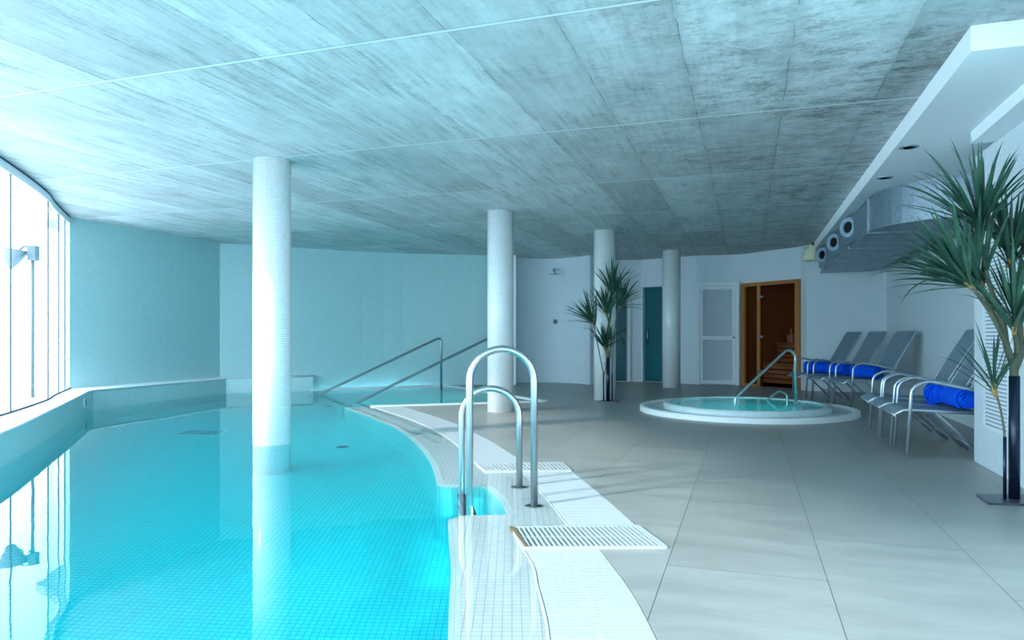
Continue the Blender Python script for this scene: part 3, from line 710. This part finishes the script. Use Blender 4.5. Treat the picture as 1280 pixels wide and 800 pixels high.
lad = thing('pool_ladder', 'stainless steel pool ladder with a tall and a low hoop at the pool edge', 'ladder', (.1,4.6,0))
def LL(p): return (p[0]-.1, p[1]-4.6, p[2])
def hoop(xa, xb, y, ztop, z_l, ybot, name):
    rx = (xb-xa)/2; pts = [(xa,y,z_l)]; pts.append((xa,y,ztop-rx)); 
    for k in range(1,16): a = pi-pi*k/16; pts.append(((xa+xb)/2+rx*cos(a), y, ztop-rx+rx*sin(a)))
    pts += [(xb,y,ztop-rx),(xb,y,-.02)]
    mb = MB(); mb.tube([LL(p) for p in pts], .0225, 16); o = mb.build(name, M['steel'], lad)
    f = MB(); flange(f, LL((xb,y,-.018)), .06); f.build('base_flange', M['steel'], o)
hoop(-.262,.137,4.36,.965,-1.05,0,'tall_hoop'); hoop(-.350,.052,4.90,.68,-1.05,0,'low_hoop')
for z in (-.22,-.50,-.78):
    mb = MB(); mb.hexa([LL(p) for p in ((-.30,4.37,z-.012),(-.22,4.37,z-.012),(-.30,4.89,z-.012),(-.38,4.89,z-.012),(-.30,4.37,z+.012),(-.22,4.37,z+.012),(-.30,4.89,z+.012),(-.38,4.89,z+.012))]); mb.build('tread', M['dark_steel'], lad)

# ------------------------------------------------------------------ unseen lamps added under the overflow edge to brighten the pool
for y_, lab in ((-1.2,'behind the camera'),(.9,'nearest the camera'),(2.7,'before the ladder notch'),(4.6,'inside the ladder notch')):
    j = min(range(len(off)), key=lambda k: abs(off[k].y-y_)); p = off[j]; d = (off[j+1]-off[j-1]).normalized(); nx = Vector((-d.y, d.x, 0))
    r_ = MB(); r_.lathe([(.16,0),(.16,.012),(.13,.02),(.12,.008),(.001,.006)], (0,0,0), 28, axis=nx)
    o = r_.build('added_pool_light', M['white_plastic'], loc=(p.x,p.y,-.55)); tag(o, 'added round underwater fill light in the pool side under the overflow edge, '+lab, 'fill light', 'added underwater pool lights')
    L = bpy.data.lights.new('pool_fill_lamp', 'AREA'); L.shape = 'DISK'; L.size = .22; L.energy = POOL_W; L.color = (.85,.97,1.0)
    lo_ = bpy.data.objects.new('pool_fill_lamp', L); COL.objects.link(lo_); lo_.parent = o; lo_.location = nx*.03; lo_.rotation_euler = nx.to_track_quat('-Z','Y').to_euler()

# ------------------------------------------------------------------ basin fittings
fd = MB(); fd.box((-.28,-.20,0),(.28,.20,.02)); fdo = fd.build('floor_drain', M['white_plastic'], loc=(-3.96,9.0,-1.352)); tag(fdo, 'rectangular drain set in the pool floor near the corner', 'drain')
g_ = MB()
for k in range(9): g_.box((-.24+k*.054,-.16,.02),(-.21+k*.054,.16,.024))
g_.build('drain_slots', M['slate'], fdo)
for (x, y), lab in (((-1.95,8.1),'small round inlet in the pool floor, near the right edge'),((-3.1,11.9),'small round inlet in the pool floor, in front of the steps')):
    i_ = MB(); i_.lathe([(.07,0),(.07,.012),(.04,.02),(.001,.02)], (0,0,0), 20); tag(i_.build('pool_inlet', M['slate'], loc=(x,y,-1.35)), lab, 'inlet', 'round inlets in the pool floor')
# depth mark on ledge face
dm = MB(); a = Vector((-5.72,9.42)); dd = Vector((.40,-.92)).normalized(); nn2 = Vector((.92,.40)).normalized()
dm.hexa([(*(a+nn2*o+dd*u),z) for z in (.09,.21) for (u,o) in ((-.05,.0),(.05,.0),(.05,.02),(-.05,.02))])
dmo = dm.build('depth_marker', M['white_plastic']); tag(dmo, 'small dark-figured tile on the pool ledge below the window corner', 'sign')
d2_ = MB()
for (u0,u1,z0,z1) in ((-.03,.03,.185,.197),(-.03,.03,.145,.157),(-.03,.03,.105,.117),(.018,.03,.105,.197),(-.03,-.018,.105,.197)):
    d2_.hexa([(*(a+nn2*o+dd*u),z) for z in (z0,z1) for (u,o) in ((u0,.018),(u1,.018),(u1,.023),(u0,.023))])
d2_.build('figure', M['slate'], dmo)

# ------------------------------------------------------------------ shower
sh = thing('shower', 'chrome rain shower head on a short arm, high on the curved shower wall', 'shower', (.93,15.66,2.49))
mb = MB(); mb.tube(fillet([(0,.02,0),(0,-.26,0),(0,-.28,-.10)], .03, 5), .014, 10); mb.build('arm', M['steel'], sh)
mb = MB(); mb.lathe([(.001,.02),(.02,.02),(.12,.008),(.125,0),(.001,-.004)], (0,-.28,-.11), 28); mb.build('shower_disc', M['steel'], sh)
mb = MB(); mb.lathe([(.001,.015),(.035,.012),(.035,0),(.001,0)], (0,-.0,0), 18, axis=(0,-1,0)); mb.build('wall_flange', M['chrome'], sh)
sv = MB(); sv.lathe([(.001,.03),(.03,.03),(.032,.012),(.06,.01),(.06,0),(.001,0)], (0,0,0), 24, axis=(0,-1,0)); sv_o = sv.build('shower_valve', M['chrome'], loc=(.965,15.655,1.35)); tag(sv_o, 'small round shower push button on the curved shower wall', 'valve')
bb = MB(); bb.lathe([(.001,.034),(.022,.034),(.022,.03),(.001,.03)], (0,0,0), 16, axis=(0,-1,0)); bb.build('button', M['black'], sv_o)

# ------------------------------------------------------------------ duct
sA, tA, R_ = 8.81, 1.315, 1.0
outer = [(14.3, tA)] + [(sA, tA)] + [(sA-R_*sin(pi/2*k/12), tA+R_*(1-cos(pi/2*k/12))) for k in range(1,13)] + [(sA-R_, 2.42)]
inner = [(14.15, 2.18)] + [(10.2,2.18),(9.6,2.22),(9.0,2.42)]
dct = thing('air_duct', 'large blue-grey galvanised air duct curving under the soffit above the loungers', 'duct')
mb = MB(); mb.prism([ST(*p) for p in outer + inner[::-1]][::-1], 2.21, 2.61); mb.build('casing', M['duct'], dct)
fl_ = MB()
for s in (8.83, 10.38, 11.96, 13.7):
    p = ST(s, tA-.012); q = ST(s, 2.18)
    fl_.bar((*p,2.41),(*(Vector(p)+D1*.035),2.41),.03,.42); fl_.bar((*p,2.205),(*q,2.205),.035,.02)
for p, q in zip(outer, outer[1:]): fl_.bar((*ST(p[0],p[1]-.004),2.222),(*ST(q[0],q[1]-.004),2.222),.02,.03); fl_.bar((*ST(p[0],p[1]-.004),2.60),(*ST(q[0],q[1]-.004),2.60),.02,.02)
fl_.build('flange', M['duct'], dct)
rb_ = MB()
for s in [8.95+.27*k for k in range(19)]: rb_.bar((*ST(s,tA+.02),2.207),(*ST(s,2.16),2.207),.02,.008)
rb_.build('underside_ribs', M['duct'], dct)
for s in (9.93, 11.48, 13.2):
    wd_ = MB(); q = [ST(s-.50,tA),ST(s+.42,tA-.10),ST(s+.42,tA)]; wd_.prism(q, 2.24, 2.59); wd_.build('nozzle_box', M['duct'], dct)
    c0 = Vector(ST(s, tA-.05)); ax = Vector((-.93,-.37,0)).normalized(); nz = MB()
    nz.lathe([(.13,-.06),(.13,.05),(.125,.065),(.10,.075),(.078,.07),(.072,.05),(.072,.0)], (0,0,0), 28, axis=ax)
    o = nz.build('air_nozzle', M['nozzle'], dct, loc=(c0.x,c0.y,2.43))
    h_ = MB(); h_.lathe([(.001,.045),(.074,.045)], (0,0,0), 24, axis=ax); h_.build('nozzle_opening', M['black'], o)

# ------------------------------------------------------------------ downlights in the soffit
for (x, y), lab in ((( 3.29,5.84),'recessed soffit downlight nearest the tall palm'),((3.69,6.98),'recessed soffit downlight above the duct bend')):
    dl = MB(); dl.lathe([(.075,0),(.075,-.006),(.055,-.008),(.05,.0)], (0,0,0), 28); o = dl.build('ceiling_downlight', M['chrome'], loc=(x,y,2.61)); tag(o, lab, 'light', 'recessed soffit downlights')
    i_ = MB(); i_.lathe([(.001,-.003),(.05,-.003)], (0,0,0), 24); i_.build('lens', M['white_plastic'], o)

# ------------------------------------------------------------------ lamps
sp = thing('wall_lamp', 'cream bell-shaped lamp at the wall corner below the soffit, left of the duct', 'lamp', (5.49,12.93,2.42))
mb = MB(); mb.lathe([(.155,0),(.16,.01),(.145,.09),(.12,.17),(.095,.215),(.09,.22),(.07,.27),(.03,.30),(.001,.305)], n=32); mb.build('lamp_shade', M['cream'], sp)
mb = MB(); mb.tube(fillet([(.0,.0,.25),(-.01,-.14,.30),(.05,.10,.33),(.05,.36,.27)], .05, 4), .012, 8); mb.build('bracket', M['dark_steel'], sp)
ol = thing('outdoor_lamp', 'white bowl lamp on a thin grey post outside the curved window', 'lamp', (-7.14,10.5,.1))
mb = MB(); mb.tube([(0,0,0),(0,0,2.25)], .022, 10); mb.build('post', M['joint'], ol)
mb = MB(); mb.lathe([(.001,-.20),(.03,-.19),(.12,-.06),(.21,.11),(.20,.11),(.11,-.05),(.001,-.16)], (-.30,0,2.13), 28, axis=(.18,0,1)); mb.build('lamp_shade', M['opal'], ol)
mb = MB(); mb.tube(fillet([(0,0,2.15),(-.10,0,2.30),(-.22,0,2.20)], .05, 5), .014, 8); mb.box((-.05,-.05,2.06),(.07,.05,2.28)); mb.build('bracket', M['joint'], ol)
te = MB(); te.prism([(-30,-8),(-4.0,-8)] + [(p[0]-.13,p[1]) for p in glass[4:]] + [(-6.8,10.8),(-7.6,18),(-30,18)], -.2, .12)
struct(te.build('terrace', M['terrace']))

# ------------------------------------------------------------------ pillar grille
def FP(u, o, z): p = Vector(ST(6.81-u, 1.80-o)); return (p.x, p.y, z)
vg = MB()
def fbox(mb, u0, u1, o0, o1, z0, z1): mb.hexa([FP(u0,o0,z0),FP(u1,o0,z0),FP(u1,o1,z0),FP(u0,o1,z0),FP(u0,o0,z1),FP(u1,o0,z1),FP(u1,o1,z1),FP(u0,o1,z1)])
fbox(vg,.28,.31,0,.012,.32,2.0); fbox(vg,.83,.86,0,.012,.32,2.0); fbox(vg,.28,.86,0,.012,.32,.345); fbox(vg,.28,.86,0,.012,1.975,2.0)
vgo = vg.build('wall_grille', M['louver']); tag(vgo, 'tall white slatted vent grille in the pillar behind the tall palm', 'vent')
bk_ = MB(); fbox(bk_,.30,.84,.0005,.002,.34,1.98); bk_.build('grille_back', M['grille_back'], vgo)
gl_ = MB(); z = .36
while z < 1.96: fbox(gl_,.31,.83,.002,.012,z,z+.018); z += .030
gl_.build('grille_slats', M['louver'], vgo)

# ------------------------------------------------------------------ loungers
def make_lounger():
    root = thing('sling_lounger', '', 'lounger'); W = .28
    for s in (-1, 1):
        mb = MB(); mb.tube(fillet([(0,s*W,0),(.035,s*W,.60),(.16,s*W,.655),(.62,s*W,.56),(.66,s*W,.60)], [.09,.12,.03], 7), .0145, 10); mb.build('arm_hoop', M['alu'], root)
        mb = MB(); mb.tube(fillet([(.10,s*(W-.03),.395),(.22,s*(W-.03),.385),(.60,s*(W-.02),0.008)], .04, 5), .0135, 8); mb.build('rear_leg', M['alu'], root)
    fr = MB()
    for s in (-1, 1): fr.tube([(-.09,s*(W-.025),.352),(-.03,s*(W-.025),.395),(.04,s*(W-.02),.400),(.56,s*(W-.02),.385)], .014, 8)
    for x, z in ((-.09,.352),(.56,.385)): fr.tube([(x,-W+.02,z),(x,W-.02,z)], .013, 8)
    fr.tube([(.48,-W+.03,.12),(.48,W-.03,.12)], .011, 8)
    fr.build('seat_frame', M['alu'], root)
    bf = MB(); 
    bp = fillet([(.55,-W+.02,.39),(.62,-W+.02,.56),(.94,-W+.02,1.10),(.94,W-.02,1.10),(.62,W-.02,.56),(.55,W-.02,.39)], [.05,.04,.04,.05], 5); bf.tube(bp, .014, 8); bf.build('back_frame', M['alu'], root)
    se = MB(); P = crv([(-.10,.345),(-.03,.400),(.08,.404),(.3,.385),(.55,.392)], 4)
    for dz in (.0,-.006): se.strip([(x,-W+.025,z+dz+.006) for x,z in P], [(x,W-.025,z+dz+.006) for x,z in P], smooth=True, flip=(dz == 0.0))
    se.build('seat', M['fabric'], root)
    ba = MB(); P = crv([(.555,.41),(.63,.56),(.79,.845),(.935,1.10)], 5)
    for dx in (.0,.006): ba.strip([(x+dx-.012,-W+.03,z) for x,z in P], [(x+dx-.012,W-.03,z) for x,z in P], smooth=True)
    ba.build('backrest', M['fabric'], root)
    return root
def children(o): return [c for c in bpy.data.objects if c.parent == o]
def copy_tree(o, parent=None):
    c = o.copy(); COL.objects.link(c)
    if parent: c.parent = parent
    for ch in children(o): copy_tree(ch, c)
    return c
L0 = make_lounger(); first = True
a2 = atan2(D2.y, D2.x)
spots = [((4.88,11.98),0.0,'grey sling lounger by the back wall, farthest of the row of three','loungers in the far alcove'),
         ((4.90,11.22),0.02,'grey sling lounger in the middle of the far row of three','loungers in the far alcove'),
         ((4.90,10.46),-.02,'grey sling lounger nearest the camera in the far row of three','loungers in the far alcove'),
         (ST(6.90+.27,1.32),a2,'grey sling lounger beside the white pillar, closest of all to the camera','loungers along the right wall'),
         (ST(6.90+.93,1.31),a2,'grey sling lounger second from the pillar, in the middle of the right wall row','loungers along the right wall'),
         (ST(6.90+1.54,1.30),a2,'grey sling lounger of the right wall row farthest from the pillar','loungers along the right wall')]
chairs = []
for k, (p, a, lab, grp) in enumerate(spots):
    o = L0 if k == 0 else copy_tree(L0)
    o.location = (p[0], p[1], 0); o.rotation_euler = (0,0,a); o['label'] = lab; o['group'] = grp; chairs.append(o)

# ------------------------------------------------------------------ rolled towels
def make_towel():
    mb = MB(); L, n = .20, 40; prof = []
    for k in range(n*3+1):
        th = 2*pi*k/n; r = .022+.018*th/(2*pi)*1.05
        prof.append((r*cos(th), r*sin(th)))
    xs = [-L,-L*.93,-L*.5,0,L*.5,L*.93,L]; rng = random.Random(3)
    rows = []
    for j, x in enumerate(xs):
        f = .93 if abs(x) == L else 1.0+.02*sin(j*2.1)
        rows.append(mb.add([(p[0]*f, x+.006*sin(k*.35), p[1]*f) for k, p in enumerate(prof)]))
    for j in range(len(xs)-1):
        for k in range(len(prof)-1): mb.face([rows[j][k], rows[j][k+1], rows[j+1][k+1], rows[j+1][k]], None, True)
    # inner core
    mb.lathe([(.001,-L*.96),(.055,-L*.96),(.060,0),(.055,L*.96),(.001,L*.96)], (0,0,0), 20, axis=(0,1,0))
    o = mb.build('rolled_towel', M['towel']); m = o.modifiers.new('thick', 'SOLIDIFY'); m.thickness = .012; m.offset = 0
    return o
T0 = make_towel(); T0.scale = (1.25,1.1,1.25); tw_spots = [
    (0,(.30,-.04,.0),1.35,'blue rolled towel on the far lounger next to the sauna'),
    (1,(.34,.06,.0),.9,'blue rolled towel on the middle lounger of the far row'),
    (2,(.36,.04,.0),1.15,'blue rolled towel on the nearest lounger of the far row'),
    (4,(.40,-.16,.0),.5,'small-looking blue rolled towel behind the big one, on the right wall row'),
    (3,(.47,.03,.0),.75,'big blue rolled towel with visible spiral end on the lounger beside the pillar')]
for k, (ci, lp_, rz, lab) in enumerate(tw_spots):
    o = T0 if k == 0 else T0.copy()
    if k: COL.objects.link(o)
    c = chairs[ci]; p = Matrix.Rotation(c.rotation_euler[2], 4, 'Z') @ Vector(lp_)
    o.location = (c.location.x+p.x, c.location.y+p.y, .400+.100); o.rotation_euler = (0,rz*3,c.rotation_euler[2]+rz-.7); tag(o, lab, 'towel', 'blue rolled towels on the loungers')

# ------------------------------------------------------------------ palms
def crown(root, base, axis, nleaf, L, spread, seed, wd=.020, clampf=None, droop=.35):
    rng = random.Random(seed); base = Vector(base); axis = Vector(axis).normalized(); mb = MB()
    side = axis.cross(Vector((0,1,0.2))).normalized(); s2_ = axis.cross(side)
    for k in range(nleaf):
        az = 2.399963*k + rng.uniform(-.3,.3); el = spread*sqrt((k+.5)/nleaf)*rng.uniform(.8,1.15)
        d = (axis*cos(el)+(side*cos(az)+s2_*sin(az))*sin(el)).normalized()
        l = L*rng.uniform(.75,1.08); w_ = wd*rng.uniform(.75,1.15); p = base+axis*rng.uniform(-.05,.07)
        n = 9; pts = [p.copy()]; dd_ = d.copy(); dr = droop*rng.uniform(.3,1.5)
        if rng.random() < .15: dr *= 2.2
        for j in range(n):
            t = (j+1)/n; dd_ = (dd_+Vector((0,0,-1))*dr*t*t*.30*(1.2-abs(dd_.z)*.6)).normalized(); p = p+dd_*l/n; pts.append(p.copy())
        tw = rng.uniform(-.6,.6); rows = []
        for j, q in enumerate(pts):
            t = j/n; tg = (pts[min(j+1,n)]-pts[max(j-1,0)]).normalized()
            sd2 = tg.cross(Vector((0,0,1)));
            if sd2.length < .1: sd2 = side.copy()
            sd2 = (Matrix.Rotation(tw,3,tg) @ sd2.normalized()); up = sd2.cross(tg)
            ww = w_*(.45+.75*min(t*2.5,1))*(1-t**2.6)**.8 if t < 1 else .0006
            row = [q-sd2*ww+up*ww*.35, q, q+sd2*ww+up*ww*.35]
            if clampf: row = [clampf(r) for r in row]
            rows.append(mb.add(row))
        for j in range(n):
            for h in (0,1): mb.face([rows[j][h], rows[j][h+1], rows[j+1][h+1], rows[j+1][h]], None, True)
    o = mb.build('leaf_crown', M['leaf'], root)
    nd = MB(); nd.tube([base-axis*.05, base-axis*.01, base+axis*.05], [.011,.016,.012], 8); nd.build('leaf_base', M['node'], o)
    return o
def palm(label, Y, plate, tubes, stems, crowns, clampf, k):
    c = px(*plate[:2], Y); root = thing('artificial_palm', label, 'palm', (c.x,c.y,0)); O = Vector((c.x,c.y,0))
    root['group'] = 'palms in floor stands'
    def Q(x, y, dy=0): v = px(x, y, Y+dy); v = v - O; return v
    cl = (lambda p: clampf(p+O)-O) if clampf else None
    mb = MB(); hw = plate[2]; mb.prism([(-hw*.9,-.11),(min(hw,.11),-.17),(min(hw,.20),.13),(-hw*.6,.13)], 0.0, .014); mb.build('base_plate', M['plate'], root)
    for x, ytop, r, dy in tubes:
        a = Q(x, ytop, dy); mb = MB(); mb.tube([(a.x,a.y,.01),(a.x,a.y,a.z)], r, 16); mb.build('stand_tube', M['dark_steel'], root)
    for pts, r0, r1 in stems:
        P = crv([Q(*p) for p in pts], 5); n = len(P); mb = MB(); mb.tube(P, [r0+(r1-r0)*i/(n-1) for i in range(n)], 8); mb.build('stem', M['stem'], root)
    for i, (x, y, dy, ax, nl, L, sprd, wd) in enumerate(crowns): crown(root, Q(x,y,dy), ax, nl, L, sprd, k*50+i, wd, cl)
    return root
def clamp_pillar(p):
    s = p.x*D1.x+p.y*D1.y; t = p.x*D2.x+p.y*D2.y
    if t > 1.765 and s < 6.9: t = 1.765-(t-1.765)*.05
    q = ST(s, t); return Vector((q[0], q[1], min(p.z, 2.5)))
palm('tall artificial palm in a dark tube stand by the white pillar at the right edge', 4.47, (1268,620,.26),
     [(1268,470,.031,0),(1256,546,.010,0),(1262.5,520,.009,.02)],
     [([(1268,476),(1266,455),(1258,432),(1254,405,-.05),(1240,365,-.08),(1231,330,-.05),(1226,290)],.026,.008),
      ([(1264,455),(1262,440),(1240,395,-.1),(1222,368,-.15),(1212,357,-.15)],.016,.010),
      ([(1264,450),(1256,420,.0),(1236,380,.0),(1226,357,.0)],.014,.010),
      ([(1268,462),(1275,420),(1270,370),(1263,318)],.024,.011),
      ([(1268,465),(1272,440),(1266,405,-.1)],.022,.013),
      ([(1268,465),(1284,420),(1290,350)],.02,.012),
      ([(1256,548),(1254,530),(1249,505),(1243,487)],.007,.006)],
     [(1226,288,0,(-.25,-.12,1),56,.60,1.0,.012),
      (1211,357,-.15,(-.88,-.2,.60),60,.56,.62,.012),
      (1226,355,0,(-.50,-.1,1),40,.54,.75,.012),
      (1263,325,0,(.20,-.1,1),48,.55,.9,.013),
      (1268,408,-.1,(-.1,-.2,1),46,.54,.9,.0125),
      (1292,360,0,(.2,-.1,1),36,.5,1.0,.013),
      (1243,487,0,(-.28,-.1,1),20,.40,.70,.009)], clamp_pillar, 1)
palm('smaller artificial palm in a dark tube stand before a white column', 11.12, (760,501,.19),
     [(760,447,.031,0),(754.5,466,.011,-.02),(765,466,.011,.02)],
     [([(760,452),(759,440),(760,415),(764,385),(765,368)],.03,.012),
      ([(759,446),(756,432)],.02,.012),
      ([(754.5,468),(750,445),(745,420,-.05),(742,402,-.05)],.009,.008),
      ([(765,468),(766,440),(770,400),(775,382)],.010,.008),
      ([(762,448),(764,420),(758,390,-.08)],.02,.01),
      ([(754.5,470),(757,460),(756,452)],.008,.004)],
     [(765,368,0,(.1,-.1,1),45,0.58,.85,.0135),
      (742,404,-.05,(-.62,-.2,.8),42,0.52,.75,.0135),
      (775,383,0,(.45,-.2,.95),40,0.50,.95,.0135),
      (756,434,-.05,(-.02,-.3,1),42,0.45,.95,.0135),
      (758,392,-.08,(-.15,-.3,1),42,0.50,.85,.0135)], lambda p: Vector((p.x, min(p.y, 11.29), p.z)), 2)
